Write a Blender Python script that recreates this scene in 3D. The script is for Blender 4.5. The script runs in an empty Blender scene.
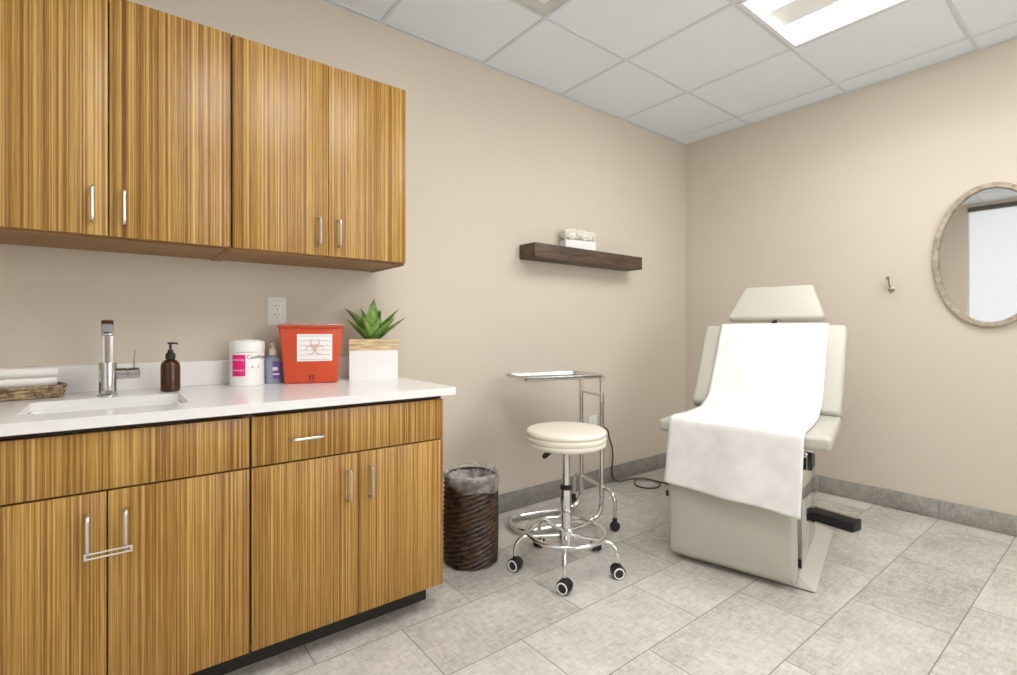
import bpy, bmesh, math, random
from mathutils import Vector, Matrix, Euler, noise
random.seed(7)
PI = math.pi
C = bpy.context.scene.collection
sc = bpy.context.scene

# ------------------------------------------------------------------ materials
def newmat(name):
    m = bpy.data.materials.new(name); m.use_nodes = True
    nt = m.node_tree
    return m, nt, nt.nodes['Principled BSDF']

def simple(name, col, rough=.5, metal=0, spec=None, trans=0, ior=None, bump=0, bscale=200, sss=0, alpha=None):
    m, nt, b = newmat(name)
    b.inputs['Base Color'].default_value = (*col, 1)
    b.inputs['Roughness'].default_value = rough
    b.inputs['Metallic'].default_value = metal
    if spec is not None: b.inputs['Specular IOR Level'].default_value = spec
    if trans: b.inputs['Transmission Weight'].default_value = trans
    if ior: b.inputs['IOR'].default_value = ior
    if alpha is not None: b.inputs['Alpha'].default_value = alpha
    if bump:
        tc = nt.nodes.new('ShaderNodeTexCoord'); n = nt.nodes.new('ShaderNodeTexNoise')
        n.inputs['Scale'].default_value = bscale; n.inputs['Detail'].default_value = 3
        bp = nt.nodes.new('ShaderNodeBump'); bp.inputs['Strength'].default_value = bump; bp.inputs['Distance'].default_value = .002
        nt.links.new(tc.outputs['Object'], n.inputs['Vector'])
        nt.links.new(n.outputs['Fac'], bp.inputs['Height']); nt.links.new(bp.outputs['Normal'], b.inputs['Normal'])
    return m

def ramp(nt, stops):
    r = nt.nodes.new('ShaderNodeValToRGB')
    e = r.color_ramp.elements
    while len(e) < len(stops): e.new(.5)
    for i, (p, c) in enumerate(stops):
        e[i].position = p; e[i].color = (*c, 1)
    return r

def mix(nt, a, b, fac, typ='MIX'):
    m = nt.nodes.new('ShaderNodeMix'); m.data_type = 'RGBA'; m.blend_type = typ
    for sock, v in ((m.inputs[0], fac), (m.inputs[6], a), (m.inputs[7], b)):
        if isinstance(v, bpy.types.NodeSocket): nt.links.new(v, sock)
        elif isinstance(v, (int, float)): sock.default_value = v
        else: sock.default_value = (*v, 1)
    return m.outputs[2]

def mathn(nt, op, a, b=None):
    m = nt.nodes.new('ShaderNodeMath'); m.operation = op
    for i, v in enumerate((a, b)):
        if v is None: continue
        if isinstance(v, bpy.types.NodeSocket): nt.links.new(v, m.inputs[i])
        else: m.inputs[i].default_value = v
    return m.outputs[0]

def wood_stripes():
    m, nt, b = newmat('zebra_laminate')
    tc = nt.nodes.new('ShaderNodeTexCoord'); oi = nt.nodes.new('ShaderNodeObjectInfo')
    add = nt.nodes.new('ShaderNodeVectorMath'); add.operation = 'ADD'
    comb = nt.nodes.new('ShaderNodeCombineXYZ')
    rr = mathn(nt, 'MULTIPLY', oi.outputs['Random'], 13.7); nt.links.new(rr, comb.inputs[0])
    nt.links.new(tc.outputs['Object'], add.inputs[0]); nt.links.new(comb.outputs[0], add.inputs[1])
    def nz(sx, sz, det):
        mp = nt.nodes.new('ShaderNodeMapping'); mp.inputs['Scale'].default_value = (sx, sx, sz)
        n = nt.nodes.new('ShaderNodeTexNoise'); n.inputs['Scale'].default_value = 1; n.inputs['Detail'].default_value = det
        n.inputs['Roughness'].default_value = .5
        nt.links.new(add.outputs[0], mp.inputs['Vector']); nt.links.new(mp.outputs[0], n.inputs['Vector'])
        return n.outputs['Fac']
    a = nz(225, .5, 1.5); c = nz(45, .2, 1); d = nz(560, 9, 2)
    s = mathn(nt, 'ADD', mathn(nt, 'MULTIPLY', a, .62), mathn(nt, 'ADD', mathn(nt, 'MULTIPLY', c, .13), mathn(nt, 'MULTIPLY', d, .25)))
    r = ramp(nt, [(.37, (.18, .074, .010)), (.44, (.265, .124, .020)), (.49, (.35, .182, .036)), (.55, (.445, .252, .058)), (.63, (.60, .375, .115))])
    nt.links.new(s, r.inputs[0]); nt.links.new(r.outputs[0], b.inputs['Base Color'])
    b.inputs['Roughness'].default_value = .38; b.inputs['Specular IOR Level'].default_value = .5
    return m

def floor_mat(name, dark=1.0, base=False):
    m, nt, b = newmat(name)
    tc = nt.nodes.new('ShaderNodeTexCoord'); sep = nt.nodes.new('ShaderNodeSeparateXYZ')
    nt.links.new(tc.outputs['Object'], sep.inputs[0])
    x, y = sep.outputs[0], sep.outputs[1]
    if base:   # a row of tiles along the wall: joint every .598 along x+y
        al = mathn(nt, 'ADD', x, y)
        u = mathn(nt, 'DIVIDE', mathn(nt, 'ADD', al, 10 * .598 + .42 if base == 'left' else 10 * .598 + 1.594 - .598), .598)
        row = mathn(nt, 'MULTIPLY', u, 0.0)
        v = None
    else:
        v = mathn(nt, 'DIVIDE', mathn(nt, 'ADD', y, .9825 + 12 * .3005), .3005)
        row = mathn(nt, 'FLOOR', v)
        par = mathn(nt, 'MODULO', row, 2.0)        # 1 or 0
        u = mathn(nt, 'ADD', mathn(nt, 'DIVIDE', mathn(nt, 'ADD', x, 2.256 + 12 * .598), .598), mathn(nt, 'MULTIPLY', par, .5))
    iu = mathn(nt, 'FLOOR', u); fu = mathn(nt, 'FRACT', u)
    du = mathn(nt, 'MULTIPLY', mathn(nt, 'MINIMUM', fu, mathn(nt, 'SUBTRACT', 1.0, fu)), .598)
    if v is not None:
        fv = mathn(nt, 'FRACT', v)
        dv = mathn(nt, 'MULTIPLY', mathn(nt, 'MINIMUM', fv, mathn(nt, 'SUBTRACT', 1.0, fv)), .3005)
        d = mathn(nt, 'MINIMUM', du, dv)
    else: d = du
    g = nt.nodes.new('ShaderNodeMapRange'); g.inputs[1].default_value = .0009; g.inputs[2].default_value = .0022
    nt.links.new(d, g.inputs[0])
    cell = nt.nodes.new('ShaderNodeCombineXYZ'); nt.links.new(iu, cell.inputs[0]); nt.links.new(row, cell.inputs[1])
    wn = nt.nodes.new('ShaderNodeTexWhiteNoise'); wn.noise_dimensions = '2D'; nt.links.new(cell.outputs[0], wn.inputs['Vector'])
    off = nt.nodes.new('ShaderNodeVectorMath'); off.operation = 'MULTIPLY_ADD'
    nt.links.new(wn.outputs['Color'], off.inputs[0]); off.inputs[1].default_value = (7, 7, 7); nt.links.new(tc.outputs['Object'], off.inputs[2])
    def nz(sx, sy, szz, det, rgh=.6):
        mp = nt.nodes.new('ShaderNodeMapping'); mp.inputs['Scale'].default_value = (sx, sy, szz)
        n = nt.nodes.new('ShaderNodeTexNoise'); n.inputs['Scale'].default_value = 1; n.inputs['Detail'].default_value = det
        n.inputs['Roughness'].default_value = rgh
        nt.links.new(off.outputs[0], mp.inputs['Vector']); nt.links.new(mp.outputs[0], n.inputs['Vector'])
        return n.outputs['Fac']
    n1 = nz(3.2, 4.5, 4, 4); n2 = nz(16, 130, 16, 3); n3 = nz(130, 16, 16, 3); n4 = nz(38, 44, 40, 5, .72)
    t = mathn(nt, 'ADD', mathn(nt, 'MULTIPLY', n1, .28), mathn(nt, 'ADD', mathn(nt, 'MULTIPLY', n2, .2), mathn(nt, 'ADD', mathn(nt, 'MULTIPLY', n3, .2), mathn(nt, 'MULTIPLY', n4, .32))))
    t = mathn(nt, 'ADD', t, mathn(nt, 'MULTIPLY', mathn(nt, 'SUBTRACT', wn.outputs['Value'], .5), .075))
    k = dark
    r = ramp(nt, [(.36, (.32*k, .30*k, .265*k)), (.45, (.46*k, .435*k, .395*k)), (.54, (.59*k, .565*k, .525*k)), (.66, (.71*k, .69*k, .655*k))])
    nt.links.new(t, r.inputs[0])
    col = mix(nt, (.20, .185, .165), r.outputs[0], g.outputs[0])
    nt.links.new(col, b.inputs['Base Color'])
    b.inputs['Roughness'].default_value = .55; b.inputs['Specular IOR Level'].default_value = .35
    bp = nt.nodes.new('ShaderNodeBump'); bp.inputs['Strength'].default_value = .35; bp.inputs['Distance'].default_value = .0015
    hh = mathn(nt, 'ADD', mathn(nt, 'MULTIPLY', t, .5), g.outputs[0])
    nt.links.new(hh, bp.inputs['Height']); nt.links.new(bp.outputs['Normal'], b.inputs['Normal'])
    return m

def mottled(name, c1, c2, scale=(8, 8, 8), rough=.6, lo=.35, hi=.65, bump=0, det=5, metal=0):
    m, nt, b = newmat(name)
    tc = nt.nodes.new('ShaderNodeTexCoord'); mp = nt.nodes.new('ShaderNodeMapping'); mp.inputs['Scale'].default_value = scale
    n = nt.nodes.new('ShaderNodeTexNoise'); n.inputs['Scale'].default_value = 1; n.inputs['Detail'].default_value = det
    nt.links.new(tc.outputs['Object'], mp.inputs[0]); nt.links.new(mp.outputs[0], n.inputs['Vector'])
    r = ramp(nt, [(lo, c1), (hi, c2)]); nt.links.new(n.outputs['Fac'], r.inputs[0]); nt.links.new(r.outputs[0], b.inputs['Base Color'])
    b.inputs['Roughness'].default_value = rough; b.inputs['Metallic'].default_value = metal
    if bump:
        bp = nt.nodes.new('ShaderNodeBump'); bp.inputs['Strength'].default_value = bump; bp.inputs['Distance'].default_value = .003
        nt.links.new(n.outputs['Fac'], bp.inputs['Height']); nt.links.new(bp.outputs['Normal'], b.inputs['Normal'])
    return m

def emis(name, col, s):
    m, nt, b = newmat(name)
    b.inputs['Base Color'].default_value = (.9, .9, .9, 1)
    b.inputs['Emission Color'].default_value = (*col, 1); b.inputs['Emission Strength'].default_value = s
    return m

M = {}
M['zebra'] = wood_stripes()
M['floor'] = floor_mat('floor_tile')
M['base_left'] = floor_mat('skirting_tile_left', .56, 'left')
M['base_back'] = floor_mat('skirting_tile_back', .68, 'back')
M['wall'] = simple('beige_paint', (.665, .60, .51), .75, spec=.25, bump=.08, bscale=350)
M['ceil'] = mottled('ceiling_tile', (.835, .89, .945), (.845, .90, .955), (60, 60, 60), .9)
M['tbar'] = simple('ceiling_bar', (.69, .735, .78), .5)
M['white_metal'] = simple('white_metal', (.85, .85, .84), .35)
M['lamp'] = emis('lamp_diffuser', (1, .985, .965), 15)
M['lamp_basket'] = simple('lamp_basket', (.94, .94, .94), .5)
M['quartz'] = mottled('white_quartz', (.85, .84, .83), (.875, .865, .86), (25, 25, 25), .2)
M['sink'] = simple('sink_porcelain', (.86, .86, .85), .15)
M['darkwood'] = simple('dark_edge', (.055, .028, .015), .6)
M['carcass'] = mottled('carcass_laminate', (.22, .105, .03), (.32, .165, .055), (3, 60, 60), .5)
M['chrome'] = simple('chrome', (.80, .80, .80), .09, 1)
M['tap_chrome'] = simple('tap_chrome', (.60, .60, .61), .10, 1)
M['steel'] = simple('brushed_steel', (.68, .67, .66), .24, 1)
M['dark_steel'] = simple('dark_steel', (.34, .33, .31), .3, 1)
M['nickel'] = simple('satin_nickel', (.74, .72, .72), .3, 1)
M['black'] = simple('black_plastic', (.012, .012, .013), .4)
M['rubber'] = simple('black_rubber', (.02, .02, .022), .6)
M['white_pl'] = simple('white_plastic', (.85, .85, .83), .35)
M['ivory'] = simple('outlet_ivory', (.80, .79, .75), .35)
M['slot'] = simple('outlet_slot', (.05, .045, .04), .6)
M['vinyl'] = simple('grey_vinyl', (.51, .49, .425), .36, bump=.12, bscale=420, spec=.45)
M['base_paint'] = simple('chair_base_enamel', (.60, .58, .525), .4)
M['paper'] = mottled('exam_paper', (.76, .755, .74), (.84, .835, .82), (14, 14, 14), .8, bump=.6)
M['cream_vinyl'] = simple('cream_vinyl', (.80, .755, .655), .35, spec=.4)
M['red'] = simple('orange_red_plastic', (.56, .066, .018), .38)
M['red_dark'] = simple('dark_red_mark', (.20, .012, .008), .5)
M['lid_red'] = simple('translucent_lid', (.62, .40, .36), .25, trans=.35)
M['label'] = simple('paper_label', (.86, .85, .84), .6)
M['label_ink'] = simple('orange_ink', (.70, .45, .36), .6)
M['ink_grey'] = simple('grey_ink', (.50, .48, .47), .6)
M['pink'] = simple('magenta_label', (.80, .01, .22), .4)
M['ink'] = simple('dark_ink', (.06, .06, .08), .5)
M['blue_gel'] = simple('blue_gel', (.58, .70, .88), .08, trans=.5, ior=1.4)
M['purple'] = simple('violet_label', (.16, .10, .42), .4)
M['amber'] = simple('amber_glass', (.075, .028, .007), .08, trans=.25, ior=1.45)
M['pot_white'] = simple('matte_white_ceramic', (.84, .84, .84), .55)
M['pot_wood'] = mottled('pale_whitewashed_wood', (.42, .28, .13), (.74, .60, .38), (14, 14, 120), .6)
M['soil'] = simple('dark_soil', (.05, .035, .02), .95)
M['leaf'] = None
M['flower'] = simple('cream_petals', (.83, .79, .71), .9, bump=.6, bscale=140)
M['shelf'] = mottled('dark_stained_timber', (.035, .02, .012), (.135, .082, .05), (7, 60, 60), .55, .3, .7, .4)
M['mirror_glass'] = simple('mirror_silver', (.90, .91, .91), .02, 1)
M['mirror_rim'] = mottled('weathered_rim', (.30, .24, .17), (.50, .43, .34), (30, 30, 30), .6, bump=.2)
M['brass'] = simple('aged_brass', (.42, .34, .23), .3, 1)
M['wicker'] = mottled('dark_rattan', (.010, .006, .004), (.15, .075, .04), (30, 30, 70), .42, .36, .78, .3)
M['basket'] = mottled('tan_seagrass', (.14, .085, .04), (.50, .37, .22), (70, 70, 70), .7, .35, .65, .5)
M['towel'] = simple('white_towel', (.86, .85, .82), .9, bump=.3, bscale=300)
M['cable'] = simple('grey_cable', (.10, .09, .08), .5)
M['frost'] = emis('frosted_glass', (.94, .98, 1.0), .50)
M['frost'].node_tree.nodes['Principled BSDF'].inputs['Base Color'].default_value = (.35, .36, .36, 1)
M['daylight'] = emis('fill_panel_glow', (.97, .985, 1.0), 2.1)  # emission of the added fill panel in the right wall
M['header'] = simple('dark_header', (.12, .10, .085), .5)
M['vent'] = simple('vent_enamel', (.60, .60, .59), .5)
M['lock'] = simple('clear_plastic_strap', (.86, .84, .80), .2, trans=.3)
M['kick'] = simple('toe_kick_dark', (.03, .026, .022), .7)

def leaf_mat():
    m, nt, b = newmat('agave_leaf')
    tc = nt.nodes.new('ShaderNodeTexCoord'); n = nt.nodes.new('ShaderNodeTexNoise'); n.inputs['Scale'].default_value = 22; n.inputs['Detail'].default_value = 3
    nt.links.new(tc.outputs['Object'], n.inputs['Vector'])
    r = ramp(nt, [(.3, (.07, .16, .028)), (.5, (.15, .29, .055)), (.7, (.32, .47, .12))])
    nt.links.new(n.outputs['Fac'], r.inputs[0]); nt.links.new(r.outputs[0], b.inputs['Base Color'])
    b.inputs['Roughness'].default_value = .4
    return m
M['leaf'] = leaf_mat()

def bag_mat():
    m, nt, b = newmat('thin_clear_bag')
    out = nt.nodes['Material Output']
    tr = nt.nodes.new('ShaderNodeBsdfTransparent'); tr.inputs[0].default_value = (.93, .92, .90, 1)
    mx = nt.nodes.new('ShaderNodeMixShader')
    b.inputs['Base Color'].default_value = (.78, .77, .74, 1); b.inputs['Roughness'].default_value = .22
    n = nt.nodes.new('ShaderNodeTexNoise'); n.inputs['Scale'].default_value = 14; n.inputs['Detail'].default_value = 3
    tc = nt.nodes.new('ShaderNodeTexCoord'); nt.links.new(tc.outputs['Object'], n.inputs['Vector'])
    mr = nt.nodes.new('ShaderNodeMapRange'); mr.inputs[1].default_value = .35; mr.inputs[2].default_value = .7
    mr.inputs[3].default_value = .08; mr.inputs[4].default_value = .52
    nt.links.new(n.outputs['Fac'], mr.inputs[0]); nt.links.new(mr.outputs[0], mx.inputs[0])
    nt.links.new(tr.outputs[0], mx.inputs[1]); nt.links.new(b.outputs[0], mx.inputs[2]); nt.links.new(mx.outputs[0], out.inputs[0])
    return m
M['bag'] = bag_mat()

# ------------------------------------------------------------------ mesh helpers
def box(bm, c, s, bev=0, seg=2, rz=0, rot=None, taper=None):
    """box of size s at centre c; taper=(tx,ty) scales the top"""
    r = bmesh.ops.create_cube(bm, size=1)
    vs = r['verts']
    for v in vs:
        k = (1, 1) if taper is None or v.co.z < 0 else taper
        v.co = Vector((v.co.x * s[0] * k[0], v.co.y * s[1] * k[1], v.co.z * s[2]))
    if bev:
        es = list({e for v in vs for e in v.link_edges})
        rb = bmesh.ops.bevel(bm, geom=es, offset=bev, segments=seg, profile=.5, affect='EDGES', clamp_overlap=True)
        vs = list({v for f in rb['faces'] for v in f.verts} | {v for v in vs if v.is_valid})
    mat = Matrix.Translation(Vector(c)) @ (rot.to_4x4() if rot is not None else Matrix.Rotation(rz, 4, 'Z'))
    for v in vs: v.co = mat @ v.co
    return vs

def prism(bm, pts, z0, z1, axis='z', bev=0, seg=2):
    """extrude a 2-D polygon; axis z: (x,y); x: (y,z) extruded along x; y: (x,z) along y"""
    def mk(p, h):
        return (p[0], p[1], h) if axis == 'z' else ((h, p[0], p[1]) if axis == 'x' else (p[0], h, p[1]))
    a = [bm.verts.new(mk(p, z0)) for p in pts]; b = [bm.verts.new(mk(p, z1)) for p in pts]
    n = len(pts); fs = [bm.faces.new(a), bm.faces.new(b)]
    for i in range(n): fs.append(bm.faces.new((a[i], a[(i+1) % n], b[(i+1) % n], b[i])))
    bmesh.ops.recalc_face_normals(bm, faces=fs)
    if bev:
        es = list({e for f in fs for e in f.edges})
        bmesh.ops.bevel(bm, geom=es, offset=bev, segments=seg, profile=.5, affect='EDGES', clamp_overlap=True)

def frames(path, closed=False):
    n = len(path); P = [Vector(p) for p in path]; T = []
    for i in range(n):
        a = P[(i-1) % n] if closed or i > 0 else P[0]; b = P[(i+1) % n] if closed or i < n-1 else P[-1]
        T.append((b - a).normalized())
    up = Vector((0, 0, 1)) if abs(T[0].z) < .9 else Vector((1, 0, 0))
    N = [(up - T[0] * up.dot(T[0])).normalized()]
    for i in range(1, n):
        v = N[-1] - T[i] * N[-1].dot(T[i]); N.append(v.normalized())
    return P, T, N

def tube(bm, path, r, seg=12, closed=False, caps=True):
    P, T, N = frames(path, closed); rings = []
    for i, p in enumerate(P):
        b = T[i].cross(N[i]); rr = r[i] if isinstance(r, (list, tuple)) else r
        rings.append([bm.verts.new(p + (N[i] * math.cos(2*PI*k/seg) + b * math.sin(2*PI*k/seg)) * rr) for k in range(seg)])
    n = len(P)
    for i in range(n if closed else n-1):
        A, B = rings[i], rings[(i+1) % n]
        for k in range(seg): bm.faces.new((A[k], A[(k+1) % seg], B[(k+1) % seg], B[k]))
    if caps and not closed:
        bm.faces.new(rings[0][::-1]); bm.faces.new(rings[-1])

def smooth_path(pts, n=8, closed=False):
    """Catmull-Rom"""
    P = [Vector(p) for p in pts]; out = []; m = len(P)
    for i in range(m if closed else m-1):
        if closed: p0, p1, p2, p3 = P[(i-1) % m], P[i], P[(i+1) % m], P[(i+2) % m]
        else: p0, p1, p2, p3 = P[max(i-1, 0)], P[i], P[i+1], P[min(i+2, m-1)]
        for k in range(n):
            t = k / n
            out.append(.5 * ((2*p1) + (-p0+p2)*t + (2*p0-5*p1+4*p2-p3)*t*t + (-p0+3*p1-3*p2+p3)*t*t*t))
    if not closed: out.append(P[-1])
    return out

def fillet(pts, r, n=6):
    """polyline with rounded corners"""
    P = [Vector(p) for p in pts]; out = [P[0]]
    for i in range(1, len(P)-1):
        a = (P[i-1] - P[i]); b = (P[i+1] - P[i]); rr = min(r, a.length*.49, b.length*.49)
        s = P[i] + a.normalized()*rr; e = P[i] + b.normalized()*rr
        for k in range(n+1):
            t = k/n; out.append(s*(1-t)**2 + P[i]*2*t*(1-t) + e*t*t)
    out.append(P[-1]); return out

def lathe(bm, prof, seg=32, c=(0, 0, 0), mat=None, capb=True, capt=True, fn=None):
    mt = mat or Matrix.Identity(4); rings = []
    for r, z in prof:
        ring = []
        for k in range(seg):
            a = 2*PI*k/seg; rr, zz = (r, z) if fn is None else fn(r, z, a)
            ring.append(bm.verts.new(mt @ Vector((rr*math.cos(a), rr*math.sin(a), zz)) + Vector(c)))
        rings.append(ring)
    for A, B in zip(rings, rings[1:]):
        for k in range(seg): bm.faces.new((A[k], A[(k+1) % seg], B[(k+1) % seg], B[k]))
    if capb: bm.faces.new(rings[0][::-1])
    if capt: bm.faces.new(rings[-1])

def obj(name, bm, m, parent=None, loc=None, ang=35, label=None):
    bm.normal_update()
    bmesh.ops.recalc_face_normals(bm, faces=bm.faces[:])
    ca = math.radians(ang)
    for f in bm.faces: f.smooth = True
    for e in bm.edges:
        if len(e.link_faces) == 2: e.smooth = e.calc_face_angle(0) < ca
    me = bpy.data.meshes.new(name); bm.to_mesh(me); bm.free()
    me.materials.append(M[m] if isinstance(m, str) else m)
    o = bpy.data.objects.new(name, me); C.objects.link(o)
    if parent: o.parent = parent
    if loc: o.location = loc
    if label: o['label'] = label
    return o

def thing(name, label, cat, loc=(0, 0, 0), rz=0, group=None):
    o = bpy.data.objects.new(name, None); C.objects.link(o); o.empty_display_size = .05
    o.location = loc; o.rotation_euler = (0, 0, rz)
    o['label'] = label; o['category'] = cat
    if group: o['group'] = group
    return o

def tag(o, label, cat, group=None):
    o['label'] = label; o['category'] = cat
    if group: o['group'] = group
    return o

def struct(name, bm, m, parent=None, label=None):
    o = obj(name, bm, m, parent)
    if not parent: o['kind'] = 'structure'
    if label: o['label'] = label
    return o

def copy_tree(o, parent=None):
    c = o.copy(); C.objects.link(c)
    if parent: c.parent = parent
    for ch in list(o.children): copy_tree(ch, c)
    return c

def text_bm(txt, size, depth=.0004, shear=0):
    cu = bpy.data.curves.new('t', 'FONT'); cu.body = txt; cu.size = size; cu.extrude = depth; cu.shear = shear
    cu.resolution_u = 3; cu.align_x = 'LEFT'
    ob = bpy.data.objects.new('t', cu); C.objects.link(ob)
    dg = bpy.context.evaluated_depsgraph_get(); me = bpy.data.meshes.new_from_object(ob.evaluated_get(dg))
    bm = bmesh.new(); bm.from_mesh(me)
    bpy.data.objects.remove(ob); bpy.data.meshes.remove(me); bpy.data.curves.remove(cu)
    return bm

N = bmesh.new
# ------------------------------------------------------------------ room shell
H = 2.564; XB = -4.42; YF = -3.3
GX = .1919; GY = .5234; G = .6096
bm = N(); box(bm, (XB/2, YF/2, -.05), (-XB+.3, -YF+.3, .1)); struct('floor', bm, 'floor', label='grey beige rectangular floor tiles laid half offset')
bm = N(); box(bm, (XB/2, .05, H/2), (-XB+.2, .1, H)); struct('wall_left', bm, 'wall')
bm = N(); box(bm, (.05, YF/2, H/2), (.1, -YF, H)); struct('wall_back', bm, 'wall')
vx0, vx1, vz0, vz1 = -3.0, -.9, .80, 2.30
bm = N()
box(bm, ((XB-.1+vx0)/2, YF-.05, H/2), (vx0-XB+.1, .1, H)); box(bm, ((vx1+.1)/2, YF-.05, H/2), (.1-vx1, .1, H))
box(bm, ((vx0+vx1)/2, YF-.05, vz0/2), (vx1-vx0, .1, vz0)); box(bm, ((vx0+vx1)/2, YF-.05, (vz1+H)/2), (vx1-vx0, .1, H-vz1))
struct('wall_right', bm, 'wall')
bm = N(); box(bm, ((vx0+vx1)/2, YF-.06, (vz0+vz1)/2), (vx1-vx0-.04, .01, vz1-vz0-.04)); w2 = struct('added_fill_panel', bm, 'daylight', label='wide glowing fill panel added out of view on the right')  # invented window, added unseen to brighten the room and ceiling
bm = N()
for x in (vx0+.02, (vx0+vx1)/2, vx1-.02): box(bm, (x, YF-.05, (vz0+vz1)/2), (.04, .05, vz1-vz0-.002), .003)
for z in (vz0+.02, vz1-.02): box(bm, ((vx0+vx1)/2, YF-.05, z), (vx1-vx0-.002, .048, .04), .003)
obj('window_frame', bm, 'white_metal', w2)  # frame bars of the added fill panel
# wall behind the camera, with the tall frosted opening the mirror shows
wy0, wy1, wz1 = -.985, -2.45, 2.515
bm = N()
box(bm, (XB-.05, wy0/2, H/2), (.1, -wy0, H))
box(bm, (XB-.05, (wy1+YF)/2, H/2), (.1, wy1-YF, H))
box(bm, (XB-.05, (wy0+wy1)/2, (wz1+H)/2), (.1, wy0-wy1, H-wz1))
struct('wall_front', bm, 'wall')
bm = N(); box(bm, (XB-.04, (wy0+wy1)/2, wz1/2+.03), (.02, wy0-wy1-.02, wz1-.06))
w = struct('window_1', bm, 'frost', label='tall frosted glass panel full of daylight')
bm = N(); box(bm, (XB-.005, (wy0+wy1)/2, wz1-.02), (.06, wy0-wy1-.005, .05), .004)
fr = obj('window_frame', bm, 'header', w)

# ceiling: tiles between grid lines, with openings for the visible light and the added fill one
xl = [0.0] + [-(GX+G*k) for k in range(8)]; xl = [v for v in xl if v > XB] + [XB]
yl = [0.0] + [-(GY+G*k) for k in range(6)]; yl = [v for v in yl if v > YF] + [YF]
LIGHTS = [(-(GX+G), -(GX+2*G), -(GY+G), -(GY+3*G)), (-(GX+4*G), -(GX+5*G), -(GY+G), -(GY+3*G))]
bm = N()
def inlight(x, y): return any(l[1] < x < l[0] and l[3] < y < l[2] for l in LIGHTS)
for i in range(len(xl)-1):
    for j in range(len(yl)-1):
        cx, cy = (xl[i]+xl[i+1])/2, (yl[j]+yl[j+1])/2
        if inlight(cx, cy): continue
        box(bm, (cx, cy, H+.01), (xl[i]-xl[i+1], yl[j]-yl[j+1], .02))
struct('ceiling', bm, 'ceil', label='suspended ceiling of pale acoustic tiles')
bm = N()
for x in xl[1:-1]:
    for j in range(len(yl)-1):
        if inlight(x+.05, (yl[j]+yl[j+1])/2) and inlight(x-.05, (yl[j]+yl[j+1])/2): continue
        box(bm, (x, (yl[j]+yl[j+1])/2, H-.0025), (.0165, yl[j]-yl[j+1]-.0, .006))
for y in yl[1:-1]:
    for i in range(len(xl)-1):
        if inlight((xl[i]+xl[i+1])/2, y+.05) and inlight((xl[i]+xl[i+1])/2, y-.05): continue
        box(bm, ((xl[i]+xl[i+1])/2, y, H-.0020), (xl[i]-xl[i+1], .0165, .0058))
# wall angle
box(bm, (XB/2, -.009, H-.002), (-XB, .018, .006)); box(bm, (-.009, YF/2, H-.0018), (.018, -YF, .006))
struct('trim_1', bm, 'tbar', label='metal grid bars of the suspended ceiling')

# baseboards
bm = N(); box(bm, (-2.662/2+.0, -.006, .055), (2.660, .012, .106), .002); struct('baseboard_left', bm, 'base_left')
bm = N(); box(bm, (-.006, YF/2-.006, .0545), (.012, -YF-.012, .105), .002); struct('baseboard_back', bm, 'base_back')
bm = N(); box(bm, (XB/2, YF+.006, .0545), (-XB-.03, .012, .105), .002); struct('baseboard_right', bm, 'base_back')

# troffers
def troffer(l, label):
    x1, x0, y1, y0 = l
    t = thing('ceiling_light', label, 'ceiling light', ((x0+x1)/2, (y0+y1)/2, H))
    hx, hy = (x1-x0)/2, (y1-y0)/2
    bm = N()
    for s in (-1, 1):
        box(bm, (s*(hx-.021), 0, -.004), (.020, 2*hy-.024, .010), .002)
        box(bm, (0, s*(hy-.021), -.0042), (2*hx-.022, .0204, .010), .002)
        box(bm, (s*(hx-.0125), 0, .052), (.004, 2*hy-.021, .1002)); box(bm, (0, s*(hy-.0125), .052), (2*hx-.0212, .004, .100))
    box(bm, (0, 0, .105), (2*hx-.02, 2*hy-.02, .008))
    obj('frame', bm, 'white_metal', t)
    bm = N()
    a = [(-hx+.030, .006), (-.11, .060), (.11, .060), (hx-.030, .006)]
    prism(bm, a + [(p[0], p[1]+.006) for p in a[::-1]], -hy+.030, hy-.030, 'y')
    obj('diffuser', bm, 'lamp', t)
    bm = N()
    pr = [(.112, .052), (.088, .010), (-.088, .010), (-.112, .052)]
    prism(bm, pr + [(p[0]*.95, p[1]+.003) for p in pr[::-1]], -hy+.05, hy-.05, 'y')
    obj('basket', bm, 'lamp_basket', t)
    return t
troffer(LIGHTS[0], 'glowing recessed ceiling light panel near the mirror wall')
troffer(LIGHTS[1], 'added unseen ceiling light panel over the floor before the cabinets')  # second troffer is added out of view to light the cabinets

# air vent, square ceiling diffuser
vx, vy = -(GX+3.5*G), -(GY+.5*G)
t = thing('ceiling_vent', 'square pale air diffuser set into the suspended ceiling', 'vent', (vx, vy, H-.006))
bm = N()
for k, (h0, h1, z0, z1) in enumerate([(.292, .262, 0, -.003), (.262, .215, -.003, .012), (.208, .16, -.004, .008), (.152, .10, -.006, .004)]):
    v0 = [bm.verts.new((sx*h0, sy*h0, z0)) for sx, sy in ((-1, -1), (1, -1), (1, 1), (-1, 1))]
    v1 = [bm.verts.new((sx*h1, sy*h1, z1)) for sx, sy in ((-1, -1), (1, -1), (1, 1), (-1, 1))]
    v2 = [bm.verts.new((sx*h0, sy*h0, z0+.003)) for sx, sy in ((-1, -1), (1, -1), (1, 1), (-1, 1))]
    v3 = [bm.verts.new((sx*h1, sy*h1, z1+.003)) for sx, sy in ((-1, -1), (1, -1), (1, 1), (-1, 1))]
    for i in range(4):
        j = (i+1) % 4
        bm.faces.new((v0[i], v0[j], v1[j], v1[i])); bm.faces.new((v2[i], v2[j], v3[j], v3[i])); bm.faces.new((v0[i], v0[j], v2[j], v2[i])); bm.faces.new((v1[i], v1[j], v3[j], v3[i]))
obj('louvres', bm, 'vent', t, ang=10)
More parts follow.
